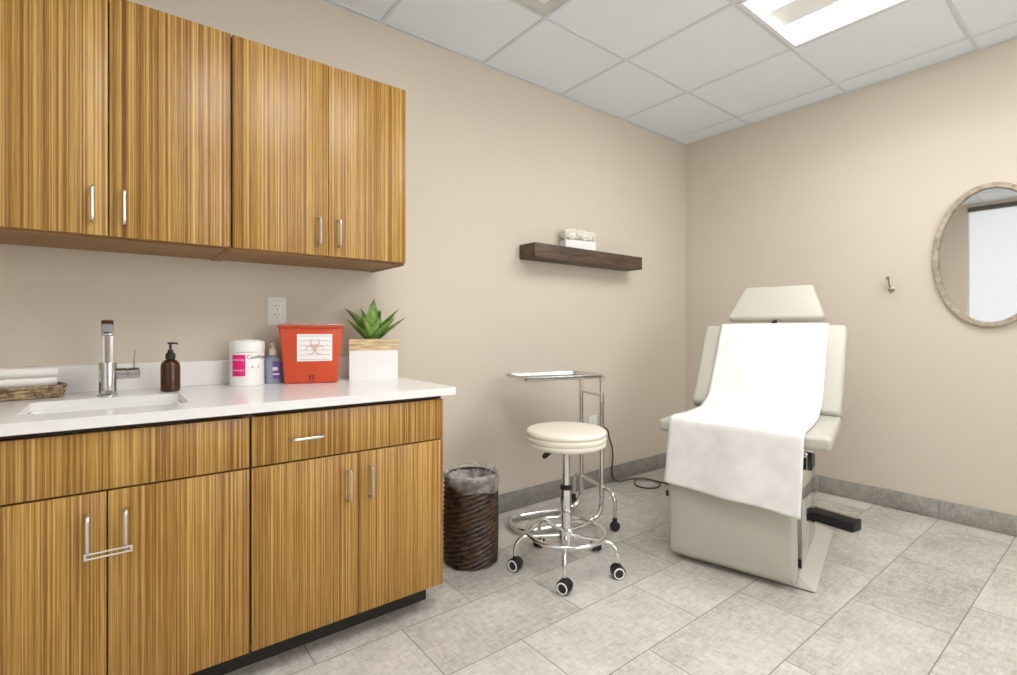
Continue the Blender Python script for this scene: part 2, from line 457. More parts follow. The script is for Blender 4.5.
bm = N(); box(bm, (0, 0, -.004), (.20, .20, .004), .001); obj('centre_plate', bm, 'vent', t)

# ------------------------------------------------------------------ cabinets
XC = [-4.004, -3.335, -2.668]
def pull(parent, c, L, vertical, m='nickel'):
    """bar pull, standing off toward -y from the point c on the door face"""
    bm = N(); d = Vector((0, 0, 1)) if vertical else Vector((1, 0, 0)); c = Vector(c)
    a = c + d*(L/2-.004); b = c - d*(L/2-.004); o = Vector((0, -.03, 0))
    tube(bm, fillet([a, a+o, b+o, b], .010, 5), .0046, 10)
    return obj('handle', bm, m, parent)

def upper(x0, x1, label):
    W = x1-x0; t = thing('wall_cabinet', label, 'cabinet', (x0, 0, 1.337), group='wall cabinets')
    z1 = .752; D = .327
    bm = N()
    for x in (.009, W-.009): box(bm, (x, -D/2-.001, z1/2), (.018, D-.002, z1), .001)
    box(bm, (W/2, -D/2-.001, z1-.009), (W-.036, D-.002, .018)); box(bm, (W/2, -D/2-.001, .013), (W-.036, D-.002, .018))
    box(bm, (W/2, -D/2-.001, z1/2), (W-.036, D-.002, .016)); box(bm, (W/2, -.006, z1/2), (W-.036, .008, z1-.036))
    obj('carcass', bm, 'carcass', t)
    for k in (0, 1):
        bm = N(); xa = (.0032, W/2+.0014)[k]; xb = (W/2-.0014, W-.0032)[k]
        box(bm, ((xa+xb)/2, -.3385, z1/2+.004), (xb-xa, .020, z1-.012), .0012)
        d = obj('door', bm, 'zebra', t)
        hx = W/2 + (.038 if k else -.038)
        pull(d, (hx, -.3487, .100), .108, True)
    return t
upper(XC[0], XC[1], 'striped wood wall cabinet at the left, cut by the photo edge')
upper(XC[1], XC[2], 'striped wood wall cabinet at the right, above the red bin')

def lower(x0, x1, label, drawer):
    W = x1-x0; t = thing('base_cabinet', label, 'cabinet', (x0, 0, 0), group='base cabinets')
    D = .636
    bm = N()
    for x in (.009, W-.009): box(bm, (x, -D/2-.001, .454), (.018, D-.002, .716), .001)
    box(bm, (W/2, -D/2-.001, .105), (W-.036, D-.002, .018)); box(bm, (W/2, -.006, .454), (W-.036, .008, .70))
    for yy in (-.60,): box(bm, (W/2, yy, .644), (W-.036, .06, .018))
    obj('carcass', bm, 'carcass', t)
    bm = N(); box(bm, (W/2, -.612, .8065), (W-.002, .050, .0125)); obj('top_rail', bm, 'darkwood', t)
    e = .02 if x1 == XC[2] else 0
    bm = N(); box(bm, (W/2-e/2, -.548, .048), (W-e, .016, .096)); 
    if e: box(bm, (W-e-.008, -.275, .048), (.016, .53, .096))
    obj('toe_kick', bm, 'kick', t)
    for k in (0, 1):
        bm = N(); xa = (.0034, W/2+.0016)[k]; xb = (W/2-.0016, W-.0034)[k]
        box(bm, ((xa+xb)/2, -.648, (.098+.645)/2), (xb-xa, .020, .645-.098), .0012)
        d = obj('door', bm, 'zebra', t)
        hx = W/2 + (.038 if k else -.038)
        pull(d, (hx, -.6582, .543), .108, True)
    bm = N(); box(bm, (W/2, -.648, (.650+.798)/2), (W-.0068, .020, .148), .0012)
    d = obj('drawer' if drawer else 'false_front', bm, 'zebra', t)
    if drawer: pull(d, (W/2-.172, -.6582, .7195), .102, False)
    return t
lower(XC[0], XC[1], 'striped wood sink base cabinet with strap-locked doors', False)
lower(XC[1], XC[2], 'striped wood base cabinet with a drawer, beside the wicker bin', True)

# clear child lock strap looped between the sink cabinet pulls
bm = N()
for dz in (0, .012):
    tube(bm, fillet([(-3.712, -.694, .493+dz), (-3.712, -.697, .493+dz), (-3.620, -.697, .493+dz), (-3.620, -.694, .493+dz)], .004, 3), .0022, 8)
box(bm, (-3.712, -.6965, .499), (.005, .005, .016), .001)
box(bm, (-3.620, -.6965, .499), (.005, .005, .016), .001)
tag(obj('cabinet_lock', bm, 'lock'), 'thin clear strap lock joining two sink cabinet handles', 'lock')

# counter with a sink cut-out
SX0, SX1, SY0, SY1 = -3.853, -3.478, -.250, -.540
t = thing('countertop', 'white quartz countertop with backsplash over the base cabinets', 'countertop', (XC[0], 0, .8135))
t_x = XC[0]
bm = N()
def rrect(x0, x1, y0, y1, r, n=5):
    pts = []
    for cx, cy, a0 in ((x1-r, y1-r, 0), (x0+r, y1-r, 90), (x0+r, y0+r, 180), (x1-r, y0+r, 270)):
        for k in range(n+1):
            a = math.radians(a0+90*k/n); pts.append((cx+r*math.cos(a), cy+r*math.sin(a)))
    return pts
CX0, CX1, CY0, CY1 = 0, 1.377, -.678, 0
inn = rrect(SX0-t_x, SX1-t_x, SY1, SY0, .03)
outr = []
cxm, cym = (SX0+SX1)/2-t_x, (SY0+SY1)/2
# one outer point for every inner point, projected on the slab outline
for i, p in enumerate(inn):
    q = i // 6; k = i % 6
    cor = [(CX1, CY1), (CX0, CY1), (CX0, CY0), (CX1, CY0)][q]
    if k in (2, 3): outr.append(cor if k == 2 else None)
    elif q == 0: outr.append((CX1, p[1]) if k < 2 else (p[0], CY1))
    elif q == 1: outr.append((p[0], CY1) if k < 2 else (CX0, p[1]))
    elif q == 2: outr.append((CX0, p[1]) if k < 2 else (p[0], CY0))
    else: outr.append((p[0], CY0) if k < 2 else (CX1, p[1]))
zt, zb = .0285, 0
def vv(p, z): return bm.verts.new((p[0], p[1], z))
it = [vv(p, zt) for p in inn]; ib = [vv(p, zb) for p in inn]
ot, ob_ = [], []
for p in outr:
    if p is None: ot.append(ot[-1]); ob_.append(ob_[-1])
    else: ot.append(vv(p, zt)); ob_.append(vv(p, zb))
n = len(inn)
for i in range(n):
    j = (i+1) % n
    for (a, b, flip) in ((it, ot, 0), (ib, ob_, 1)):
        f = [a[i], a[j], b[j]] + ([b[i]] if b[i] != b[j] else [])
        bm.faces.new(f)
    bm.faces.new((it[i], it[j], ib[j], ib[i]))
    if ot[i] != ot[j]: bm.faces.new((ot[i], ot[j], ob_[j], ob_[i]))
obj('slab', bm, 'quartz', t)
bm = N(); box(bm, (CX1/2, -.0105, .0285+.048), (CX1, .020, .0955), .0015); obj('backsplash', bm, 'quartz', t)
# sink basin (undermount) - lives in the countertop cut-out
t = thing('sink', 'white rectangular undermount sink basin in front of the tap', 'sink', ((SX0+SX1)/2, (SY0+SY1)/2, .8135))
bm = N(); hx, hy = (SX1-SX0)/2, (SY0-SY1)/2
prof = [(0, .0, 0.012), (0.004, -.0, .0), (.006, -.08, 0), (.022, -.115, 0), (.06, -.125, 0), (hy-.02, -.128, 0)]
rings = []
for ins, z, _ in [(-.008, -.002, 0)] + prof[1:]:
    rings.append([bm.verts.new((p[0], p[1], z)) for p in rrect(-hx+ins, hx-ins, -hy+ins, hy-ins, max(.030-ins*.5, .012))])
for A, B in zip(rings, rings[1:]):
    for i in range(len(A)): bm.faces.new((A[i], A[(i+1) % len(A)], B[(i+1) % len(A)], B[i]))
bm.faces.new(rings[-1])
o = obj('basin', bm, 'sink', t); md = o.modifiers.new('s', 'SOLIDIFY'); md.thickness = .006; md.offset = 1
bm = N(); lathe(bm, [(.022, -.1275), (.022, -.1262), (.014, -.1255), (.0, -.1265)], 24, capt=False); obj('drain', bm, 'steel', t)

ZT = .8422
# tap
t = thing('tap', 'chrome single lever tap standing behind the sink', 'tap', (-3.673, -.190, ZT))
bm = N(); lathe(bm, [(.028, 0), (.028, .005), (.0240, .008), (.0240, .108), (.0235, .110), (.0, .110)], 36, capt=False)
obj('body', bm, 'tap_chrome', t)
bm = N()
path = fillet([(0, 0, .105), (0, 0, .238), (0, -.125, .238), (0, -.146, .205)], .030, 8)
# rectangular section spout swept along the path in the y-z plane
SEC = [(-.78, -1), (.78, -1), (.95, -.9), (1, -.7), (1, .7), (.95, .9), (.78, 1), (-.78, 1), (-.95, .9), (-1, .7), (-1, -.7), (-.95, -.9)]
def ribbon(bm, path, w, th):
    P = [Vector(p) for p in path]; rings = []
    for i, p in enumerate(P):
        T = (P[min(i+1, len(P)-1)] - P[max(i-1, 0)]).normalized(); Nn = Vector((1, 0, 0)).cross(T).normalized()
        rings.append([bm.verts.new(p + Vector((sx*w/2, 0, 0)) + Nn*sy*th/2) for sx, sy in SEC])
    for A, B in zip(rings, rings[1:]):
        for k in range(len(SEC)): bm.faces.new((A[k], A[(k+1) % len(SEC)], B[(k+1) % len(SEC)], B[k]))
    bm.faces.new(rings[0]); bm.faces.new(rings[-1][::-1])
ribbon(bm, path, .031, .024)
obj('spout', bm, 'tap_chrome', t)
bm = N(); box(bm, (0, -.148, .2035), (.020, .012, .006), .001); obj('aerator', bm, 'steel', t)
bm = N(); R = Matrix.Rotation(PI/2, 4, 'Y')
lathe(bm, [(.0185, .022), (.0185, .050), (.015, .051), (.015, .053), (.0185, .054), (.0185, .082), (.016, .084)], 28, (0, 0, .072), R)
k1 = obj('valve', bm, 'tap_chrome', t)
bm = N(); tube(bm, [(.070, 0, .088), (.073, 0, .148)], [.0038, .003], 10); obj('lever', bm, 'tap_chrome', t)

# amber pump bottle
t = thing('soap_bottle', 'amber brown soap bottle with black pump beside the tap', 'bottle', (-3.499, -.166, ZT))
bm = N(); lathe(bm, [(.0, 0), (.027, 0), (.030, .004), (.030, .088), (.0275, .100), (.019, .110), (.013, .114), (.013, .120), (.0, .120)], 32, capb=False, capt=False)
obj('bottle_body', bm, 'amber', t)
bm = N(); lathe(bm, [(.0155, .116), (.0155, .132), (.011, .136), (.0085, .140), (.0085, .147), (.004, .148), (.004, .166), (.009, .167), (.009, .173), (.0, .174)], 20, capt=False)
tube(bm, [(0, 0, .170), (.018, -.008, .170), (.022, -.010, .166)], [.004, .003, .0025], 8)
obj('pump', bm, 'black', t)

# wipes tub
t = thing('wipes_tub', 'white round wipes tub with a magenta label', 'tub', (-3.243, -.118, ZT))
bm = N(); lathe(bm, [(.0, 0), (.058, 0), (.0615, .004), (.0615, .128), (.060, .131), (.0, .131)], 40, capb=False, capt=False)
obj('tub_body', bm, 'white_pl', t)
bm = N(); lathe(bm, [(.0632, .132), (.0632, .166), (.059, .173), (.045, .175), (.043, .178), (.0, .179)], 40, capb=True, capt=False)
obj('lid', bm, 'white_pl', t)
def curved_patch(a0, a1, z0, z1, r, n=12):
    b = N(); ro = r+.0006; g = []
    for k in range(n+1):
        a = a0+(a1-a0)*k/n; g.append((b.verts.new((ro*math.cos(a), ro*math.sin(a), z0)), b.verts.new((ro*math.cos(a), ro*math.sin(a), z1))))
    for p, q in zip(g, g[1:]): b.faces.new((p[0], q[0], q[1], p[1]))
    return b
# direction from tub towards the camera
acam = math.atan2(-2.29+.118, -3.65+3.243)
def wrap(b, r, z0, adeg):
    for v in b.verts:
        a = acam + math.radians(adeg) + v.co.x/r; rr = r + .0008 + v.co.z
        v.co = Vector((rr*math.cos(a), rr*math.sin(a), z0+v.co.y))
    return b
obj('label', curved_patch(acam-.95, acam-.10, .040, .122, .0615), 'pink', t, label='magenta label')
bm = text_bm('CaviWipes', .0195, .0003); wrap(bm, .0615, .106, -2); obj('lettering', bm, 'ink', t)
for dx, w_ in ((.020, .008), (.044, .005)):
    g = N(); box(g, (dx, .075, 0), (w_, .010, .0005)); wrap(g, .0615, 0, -2); obj('pictogram', g, 'ink_grey', t)
g = text_bm('Disinfecting', .0095, .0002); wrap(g, .0622, .100, -51); obj('lettering', g, 'label', t, label='small pale lettering')
g = text_bm('Towelettes', .0095, .0002); wrap(g, .0622, .060, -51); obj('lettering', g, 'label', t, label='small pale lettering')

# hand sanitizer
t = thing('sanitizer_bottle', 'clear blue hand sanitizer bottle with white pump top', 'bottle', (-3.143, -.100, ZT), math.radians(-12))
bm = N()
def ell(bm, prof, a, b, seg=32):
    rings = []
    for s, z in prof:
        ring = []
        for k in range(seg):
            q = 2*PI*k/seg; c_, s_ = math.cos(q), math.sin(q)
            ring.append(bm.verts.new((a*s*math.copysign(abs(c_)**.7, c_), b*s*math.copysign(abs(s_)**.7, s_), z)))
        rings.append(ring)
    for A, B in zip(rings, rings[1:]):
        for k in range(seg): bm.faces.new((A[k], A[(k+1) % seg], B[(k+1) % seg], B[k]))
    bm.faces.new(rings[0][::-1]); bm.faces.new(rings[-1])
ell(bm, [(.92, 0), (1, .004), (1, .085), (.92, .100), (.6, .110), (.35, .114)], .0335, .022)
obj('bottle_body', bm, 'blue_gel', t)
bm = N(); lathe(bm, [(.016, .114), (.017, .116), (.017, .136), (.012, .141), (.006, .143), (.006, .158), (.009, .159), (.009, .165), (.0, .166)], 20, capt=False)
tube(bm, [(0, 0, .161), (-.012, -.018, .160)], [.004, .003], 8)
obj('pump', bm, 'white_pl', t)
bm = N(); box(bm, (.012, -.0226, .055), (.030, .0012, .070), .0003); obj('label', bm, 'purple', t, label='violet label')
bm = N(); box(bm, (.007, -.0236, .060), (.020, .0006, .014)); box(bm, (.010, -.0236, .038), (.024, .0006, .006)); obj('label_mark', bm, 'label', t)

# sharps container
t = thing('sharps_container', 'orange red sharps container with white hazard label', 'container', (-3.011, -.169, ZT), math.radians(-16))
D_ = .115
# bottom half width .108 , top .128; front face at y=-.045
def frus(bm, z0, z1, w0, w1, y0a, y0b, y1a, y1b, bev=0):
    """from half width w0, front y0a, rear y0b at z0 to w1, y1a, y1b at z1"""
    v = [bm.verts.new(p) for p in ((-w0, y0a, z0), (w0, y0a, z0), (w0, y0b, z0), (-w0, y0b, z0), (-w1, y1a, z1), (w1, y1a, z1), (w1, y1b, z1), (-w1, y1b, z1))]
    fs = [bm.faces.new([v[i] for i in q]) for q in ((0, 3, 2, 1), (4, 5, 6, 7), (0, 1, 5, 4), (1, 2, 6, 5), (2, 3, 7, 6), (3, 0, 4, 7))]
    if bev: bmesh.ops.bevel(bm, geom=list({e for f in fs for e in f.edges}), offset=bev, segments=3, profile=.5, affect='EDGES')
bm = N(); frus(bm, 0, .232, .100, .122, -.045, .056, -.062, .070, .008); obj('bin_body', bm, 'red', t)
bm = N(); frus(bm, .226, .235, .128, .129, -.069, .077, -.070, .078, .003); obj('rim', bm, 'red', t)
bm = N(); frus(bm, .235, .243, .125, .123, -.066, .074, -.064, .072, .003)
for x in (-.09, .0, .09): box(bm, (x, -.055, .2445), (.03, .014, .005), .001)
obj('lid', bm, 'lid_red', t)
rx = Matrix.Rotation(math.atan2(.017, .232), 3, 'X')
def onface(x, z, off): return (x, -.0455 - .017*z/.232 - off, z)
bm = N(); box(bm, onface(.012, .146, .0004), (.134, .0008, .110), rot=rx); lb = obj('label', bm, 'label', t, label='white printed label')
bm = N()
for sy in range(6):
    zz = .193 - sy*.019; box(bm, onface(.012, zz, .0010), (.115, .0004, .0022), rot=rx)
obj('label_print', bm, 'ink_grey', lb)
# biohazard mark: ring plus three horned crescents
bm = N(); cz = .147
def arc(cx_, cz_, r, a0, a1, w):
    n_ = 24; pr = None
    for k in range(n_+1):
        a = math.radians(a0+(a1-a0)*k/n_); ww = w*math.sin(PI*min(max(k/n_, .06), .94))**.6
        pi_, po = [onface(cx_+(r+s*ww/2)*math.cos(a), cz_+(r+s*ww/2)*math.sin(a), .0014) for s in (-1, 1)]
        cur = (bm.verts.new(pi_), bm.verts.new(po))
        if pr: bm.faces.new((pr[0], cur[0], cur[1], pr[1]))
        pr = cur
for q in (90, 210, 330):
    a = math.radians(q); arc(.012+.021*math.cos(a), cz+.021*math.sin(a), .0165, q+35-360, q-35, .0065)
arc(.012, cz, .012, 0, 360, .003)
obj('hazard_symbol', bm, 'label_ink', lb)
bm = N()
for s in (-1, 1):
    for zz in (.022, .031): box(bm, onface(.0+s*.0065, zz, .0006), (.009, .0012, .007), rot=rx)
box(bm, onface(0, .012, .0006), (.022, .0012, .003), rot=rx)
obj('latch_mark', bm, 'red_dark', t)

# potted succulent
t = thing('potted_succulent', 'green spiky succulent in a white and wood box planter', 'plant', (-2.735, -.155, ZT), math.radians(-20.6))
PW, PD = .1035, .062; PC = -.015
def shell(bm, w, d, z0, z1, th):
    for (c, s) in (((0, -d+th/2), (2*w, th)), ((0, d-th/2), (2*w, th)), ((-w+th/2, 0), (th, 2*d-2*th)), ((w-th/2, 0), (th, 2*d-2*th))):
        box(bm, (c[0], c[1], (z0+z1)/2), (s[0], s[1], z1-z0))
bm = N(); shell(bm, PW, PD, .0, .128, .006); box(bm, (0, 0, .004), (2*PW-.012, 2*PD-.012, .008)); obj('planter', bm, 'pot_white', t)
bm = N(); shell(bm, PW+.0015, PD+.0015, .1285, .178, .010); obj('wood_band', bm, 'pot_wood', t, label='pale wooden band')
bm = N(); box(bm, (0, 0, .158), (2*PW-.020, 2*PD-.020, .010)); obj('soil', bm, 'soil', t)
bm = N()
def leaf(bm, az, el, L, W, curl, base=(0, 0, .160), th=.006):
    n_ = 14; d = Vector((math.cos(az), math.sin(az), 0)); side = Vector((-math.sin(az), math.cos(az), 0)); p = Vector(base); rows = []
    for i in range(n_+1):
        s = i/n_; e = el + curl*s*s
        T = d*math.cos(e) + Vector((0, 0, 1))*math.sin(e); Nn = -d*math.sin(e) + Vector((0, 0, 1))*math.cos(e)
        w_ = W*(.42 + 1.5*s)*(1-s)**.75*.95 if s < 1 else 0
        w_ = max(W * (.55+.45*math.sin(min(s/.42, 1)*PI/2)) * (1-max(0, (s-.35)/.65)**1.7), .0006)
        h = th*(1-s*.8)
        rows.append([bm.verts.new(p + side*(x*w_) + Nn*(y*h + abs(x)**1.6*w_*.45)) for x, y in ((-1, 0), (-.5, .35), (0, .5), (.5, .35), (1, 0), (.5, -.5), (0, -.9), (-.5, -.5))])
        p = p + T*(L/n_)
    for A, B in zip(rows, rows[1:]):
        for k in range(8): bm.faces.new((A[k], A[(k+1) % 8], B[(k+1) % 8], B[k]))
    bm.faces.new(rows[0][::-1]); bm.faces.new(rows[-1])
# azimuths in the planter's frame: -90 faces the viewer, 180 left, 0 right
for az, el, L, W_, cu in [(178, 58, .190, .040, -.15), (203, 42, .150, .034, .15), (150, 68, .205, .019, -1.0), (230, 64, .140, .028, -.1),
                          (285, 82, .200, .034, -.03), (95, 80, .180, .026, .1), (60, 66, .17, .024, .0), (25, 50, .205, .032, .0), (2, 38, .185, .030, .05),
                          (-20, 46, .155, .037, .2), (-52, 62, .130, .028, .1), (120, 66, .18, .022, -.2), (42, 70, .16, .022, 0)]:
    leaf(bm, math.radians(az), math.radians(el), L, W_, cu, (-.008+.008*math.cos(math.radians(az)), .008*math.sin(math.radians(az)), .160))
obj('foliage', bm, 'leaf', t, ang=50)

# duplex outlets
def outlet(x, z, label, plug=False):
    t = thing('wall_outlet', label, 'outlet', (x, 0, z), group=None)
    bm = N(); box(bm, (0, -.003, 0), (.078, .006, .120), .002); p = obj('cover_plate', bm, 'ivory', t)
    bm = N(); box(bm, (0, -.0066, 0), (.034, .002, .068), .001); f = obj('receptacle', bm, 'white_pl', t)
    bm = N()
    for s in (-1, 1):
        for xx, hh in ((-.0065, .009), (.0065, .0075)): box(bm, (xx, -.0078, s*.0185+.003), (.0022, .0008, hh))
        lathe(bm, [(.0027, 0), (.0027, .0008), (0, .0008)], 10, (0, -.0074, s*.0185-.0085), Matrix.Rotation(PI/2, 4, 'X'), capt=False)
    box(bm, (0, -.0078, 0), (.003, .0006, .003))
    obj('slots', bm, 'slot', f)
    return t
outlet(-3.106, 1.142, 'white duplex outlet on the wall above the red container')
outlet(-1.113, .424, 'small white outlet low on the wall behind the round stool')

# wicker tray with folded towels
t = thing('wicker_tray', 'tan woven tray holding folded white towels by the sink', 'basket', (-3.920, -.105, ZT), math.radians(12))
bm = N()
def oval(a, b, z, n=64, e=.45):
    out = []
    for k in range(n):
        q = 2*PI*k/n; c_, s_ = math.cos(q), math.sin(q)
        out.append((a*math.copysign(abs(c_)**e, c_), b*math.copysign(abs(s_)**e, s_), z))
    return out
HA, HB = .125, .070
for i in range(4):
    for ph in (0, PI):
        pts = []
        base = oval(HA+.0025*i, HB+.0025*i, .007+.0095*i, 96)
        for k, p in enumerate(base):
            q = ph + k*2*PI*20/96 + i*.9
            n_ = Vector((p[0]/HA, p[1]/HB, 0)).normalized()
            pts.append(Vector(p) + n_*.0030*math.cos(q) + Vector((0, 0, .0030*math.sin(q))))
        tube(bm, pts, .0042, 6, closed=True)
obj('woven_rim', bm, 'basket', t)
bm = N(); prism(bm, [p[:2] for p in oval(HA-.003, HB-.003, 0)], .001, .007); obj('tray_bottom', bm, 'basket', t)
for k, (lab, zz, h) in enumerate([('bottom folded white towel in the woven tray', .0085, .030), ('middle folded white towel in the woven tray', .0390, .027), ('topmost folded white towel in the woven tray', .0665, .030)]):
    bm = N()
    w_, d_ = .108 - .001*k, .056
    # folded U section: two leaves joined by a round fold on the viewer's side
    prof = []
    hh = h/2
    a = [(d_, 0), (-d_+hh, 0)] + [(-d_+hh-hh*math.sin(q), hh-hh*math.cos(q)) for q in [PI*i/8 for i in range(1, 8)]] + [(-d_+hh, h), (d_, h), (d_, hh+.0015), (-d_+hh+.006, hh+.0015), (-d_+hh+.006, hh-.0015), (d_, hh-.0015)]
    prism(bm, a, -w_, w_, 'x')
    o = obj('folded_towel', bm, 'towel', None, (-3.920+.002*k, -.105, ZT+zz))
    o.rotation_euler = (0, 0, math.radians(12+1.0*(k-1)))
    tag(o, lab, 'towel', 'folded towels in the tray')

# ------------------------------------------------------------------ floating shelf, vase
bm = N(); box(bm, ((-1.752-.755)/2, -.0705, 1.5245), (.997, .139, .085), .0025)
tag(obj('floating_shelf', bm, 'shelf'), 'dark stained thick wooden floating shelf on the wall', 'shelf')
t = thing('flower_box', 'white box of cream pompom flowers on the dark shelf', 'flower arrangement', (-1.330, -.075, 1.5675), math.radians(-13))
bm = N(); shell(bm, .113, .036, 0, .056, .005); box(bm, (0, 0, .003), (.21, .066, .006)); obj('box', bm, 'pot_white', t)
rnd = random.Random(3)
for k, (x, y, z, r) in enumerate([(-.082, -.012, .076, .036), (-.040, .012, .083, .035), (.004, -.014, .076, .034), (.046, .010, .078, .034), (.086, -.012, .070, .033), (-.060, -.030, .060, .024), (.026, -.030, .058, .024), (.068, -.028, .056, .022)]):
    bm = N()
    y *= .7; z += .018; r *= 1.22; x *= 1.02
    bmesh.ops.create_icosphere(bm, subdivisions=4, radius=1)
    o3 = Vector((k*7.1, k*3.3, 0))
    for v in bm.verts:
        d = v.co.normalized(); f = noise.cell(d*4.2+o3); c_ = noise.voronoi(d*3.6+o3)[0][0]
        v.co = Vector((x, y, z)) + d*r*(1.08 - .55*c_)
    obj('flower', bm, 'flower', t, ang=60)
bm = N(); box(bm, (0, 0, .044), (.214, .060, .012)); obj('filler', bm, 'flower', t)

# ------------------------------------------------------------------ mirror, hook
t = thing('wall_mirror', 'oval mirror in a weathered grey brown rim', 'mirror', (0, -1.791, 1.4545))
HA, HB = .236, .380
bm = N(); seg = 96
prof = [(0, -.001), (0, -.022), (-.004, -.027), (-.024, -.027), (-.028, -.022), (-.028, -.008)]
rings = []
for k in range(seg):
    a = 2*PI*k/seg; rings.append([bm.verts.new((x, (HA+o)*math.cos(a), (HB+o)*math.sin(a))) for o, x in prof])
for k in range(seg):
    A, B = rings[k], rings[(k+1) % seg]
    for i in range(len(prof)): bm.faces.new((A[i], A[(i+1) % len(prof)], B[(i+1) % len(prof)], B[i]))
obj('rim', bm, 'mirror_rim', t)
bm = N()
prism(bm, [((HA-.027)*math.cos(2*PI*k/96), (HB-.027)*math.sin(2*PI*k/96)) for k in range(96)], -.010, -.003, 'x')
obj('glass', bm, 'mirror_glass', t)

t = thing('coat_hook', 'small aged brass coat hook on the bare wall', 'hook', (0, -1.366, 1.322))
bm = N(); lathe(bm, [(.015, 0), (.015, .003), (.011, .006), (0, .007)], 20, (-.0, 0, -.02), Matrix.Rotation(-PI/2, 4, 'Y'), capt=False)
obj('wall_plate', bm, 'brass', t)
bm = N()
tube(bm, smooth_path([(-.005, 0, -.018), (-.022, .002, -.012), (-.030, .006, .008), (-.032, .008, .028), (-.040, .010, .044)], 6), [.0045]*25, 8)
tube(bm, smooth_path([(-.006, 0, -.022), (-.022, 0, -.036), (-.040, -.002, -.040), (-.046, -.003, -.026)], 6), .0045, 8)
obj('prongs', bm, 'brass', t)
for c in ((-.042, .010, .048), (-.046, -.003, -.022)):
    bm = N(); bmesh.ops.create_uvsphere(bm, u_segments=14, v_segments=10, radius=.0105, matrix=Matrix.Translation(c)); obj('knob', bm, 'brass', t)

# ------------------------------------------------------------------ waste basket
BR = .122
t = thing('waste_basket', 'dark woven wicker waste basket beside the base cabinet', 'waste basket', (-2.356, -.380, 0))
bm = N(); NT, NZ = 260, 160; rings = []
for i in range(NZ+1):
    z = .004 + .392*i/NZ; ring = []
    for k in range(NT):
        a = 2*PI*k/NT; ph = z/.0215 - 10*a/(2*PI)
        h = abs(math.sin(PI*ph)); tw = .0016*math.sin(44*a + 2*PI*math.floor(ph)*.37 + 9*h)
        r = BR*(.985 + .03*math.sin(PI*z/.4)) + .0115*(h**.6) + tw - .008
        ring.append(bm.verts.new((r*math.cos(a), r*math.sin(a), z)))
    rings.append(ring)
inner = [[bm.verts.new(((BR-.016)*math.cos(2*PI*k/NT), (BR-.016)*math.sin(2*PI*k/NT), z)) for k in range(NT)] for z in (.396, .02)]
rings += inner
for A, B in zip(rings, rings[1:]):
    for k in range(NT): bm.faces.new((A[k], A[(k+1) % NT], B[(k+1) % NT], B[k]))
bm.faces.new(rings[0][::-1]); bm.faces.new(rings[-1])
obj('woven_body', bm, 'wicker', t, ang=80)
bm = N(); NT = 180; rings = []
prof = [(1.06, -1, 0), (1.075, -.5, 0), (1.07, -.15, 0), (1.045, .004, 1), (1.0, .012, 1), (.955, .004, 1), (.86, -.012, 2), (.70, -.040, 2), (.50, -.085, 2), (.30, -.15, 2), (.12, -.20, 2)]
for f_, dz, kind in prof:
    ring = []
    for k in range(NT):
        a = 2*PI*k/NT
        drop = .046 + .020*math.cos(a-math.radians(290)) + .008*math.sin(5*a+1)
        w_ = noise.noise(Vector((math.cos(a)*5, math.sin(a)*5, f_*3)))
        fold = math.sin(a*13+3*math.sin(a*3)) 
        if kind == 0: r = BR*(f_ + .018*fold*(-dz) + .02*w_); z = .400 + dz*drop
        elif kind == 1: r = BR*(f_ + .008*w_); z = .400 + dz + .004*w_
        else: r = BR*f_*(1 + .07*fold); z = .400 + dz + .022*fold*(1-f_)*1.6 + .03*w_*(1-f_)
        ring.append(bm.verts.new((r*math.cos(a), r*math.sin(a), z)))
    rings.append(ring)
for A, B in zip(rings, rings[1:]):
    for k in range(NT): bm.faces.new((A[k], A[(k+1) % NT], B[(k+1) % NT], B[k]))
bm.faces.new(rings[-1])
o = obj('bin_liner', bm, 'bag', t, ang=180, label='clear crumpled plastic liner')

# ------------------------------------------------------------------ stool
SCX, SCY = -2.058, -.700
t = thing('rolling_stool', 'round cream padded stool on chrome five-caster base', 'stool', (SCX, SCY, 0))
SZ = .620; SR = .178
bm = N()
lathe(bm, [(.0, SZ-.077), (SR-.012, SZ-.077), (SR-.003, SZ-.071), (SR-.001, SZ-.060), (SR-.004, SZ-.053), (SR-.001, SZ-.050), (SR, SZ-.040), (SR-.001, SZ-.030), (SR-.004, SZ-.0275), (SR, SZ-.024), (SR+.001, SZ-.015), (SR-.003, SZ-.006), (SR-.012, SZ-.001), (SR*.6, SZ+.001), (.0, SZ+.0015)], 64, capb=False, capt=False)
obj('seat', bm, 'cream_vinyl', t, ang=50)
bm = N(); lathe(bm, [(.10, SZ-.079), (.10, SZ-.083), (.04, SZ-.085), (.034, SZ-.10), (.0165, SZ-.11), (.0165, .355), (.0, .355)], 32, capb=True, capt=False); obj('piston', bm, 'chrome', t)
bm = N(); lathe(bm, [(.0, .105), (.020, .105), (.0245, .112), (.0245, .358), (.0, .358)], 32, capb=False, capt=False); obj('column', bm, 'chrome', t)
bm = N(); lathe(bm, [(.0275, .348), (.0275, .362), (.019, .365), (.019, .368)], 32); obj('collar', bm, 'black', t)
bm = N(); lathe(bm, [(.020, .100), (.034, .108), (.036, .135), (.034, .170), (.026, .176)], 32); obj('hub', bm, 'chrome', t)
bm = N(); la = math.radians(146); ldir = Vector((math.cos(la), math.sin(la), 0)); 
p0 = Vector((0, 0, SZ-.095)); tube(bm, [p0+ldir*.02, p0+ldir*.075+Vector((0, 0, -.006))], .004, 8)
l1 = obj('lever', bm, 'chrome', t)
bm = N(); tube(bm, [p0+ldir*.060+Vector((0, 0, -.002)), p0+ldir*.070+Vector((0, 0, -.009)), p0+ldir*.098+Vector((0, 0, -.030)), p0+ldir*.106+Vector((0, 0, -.036))], [.007, .010, .0125, .006], 12); obj('lever_grip', bm, 'black', l1)
bm = N(); RR = .173
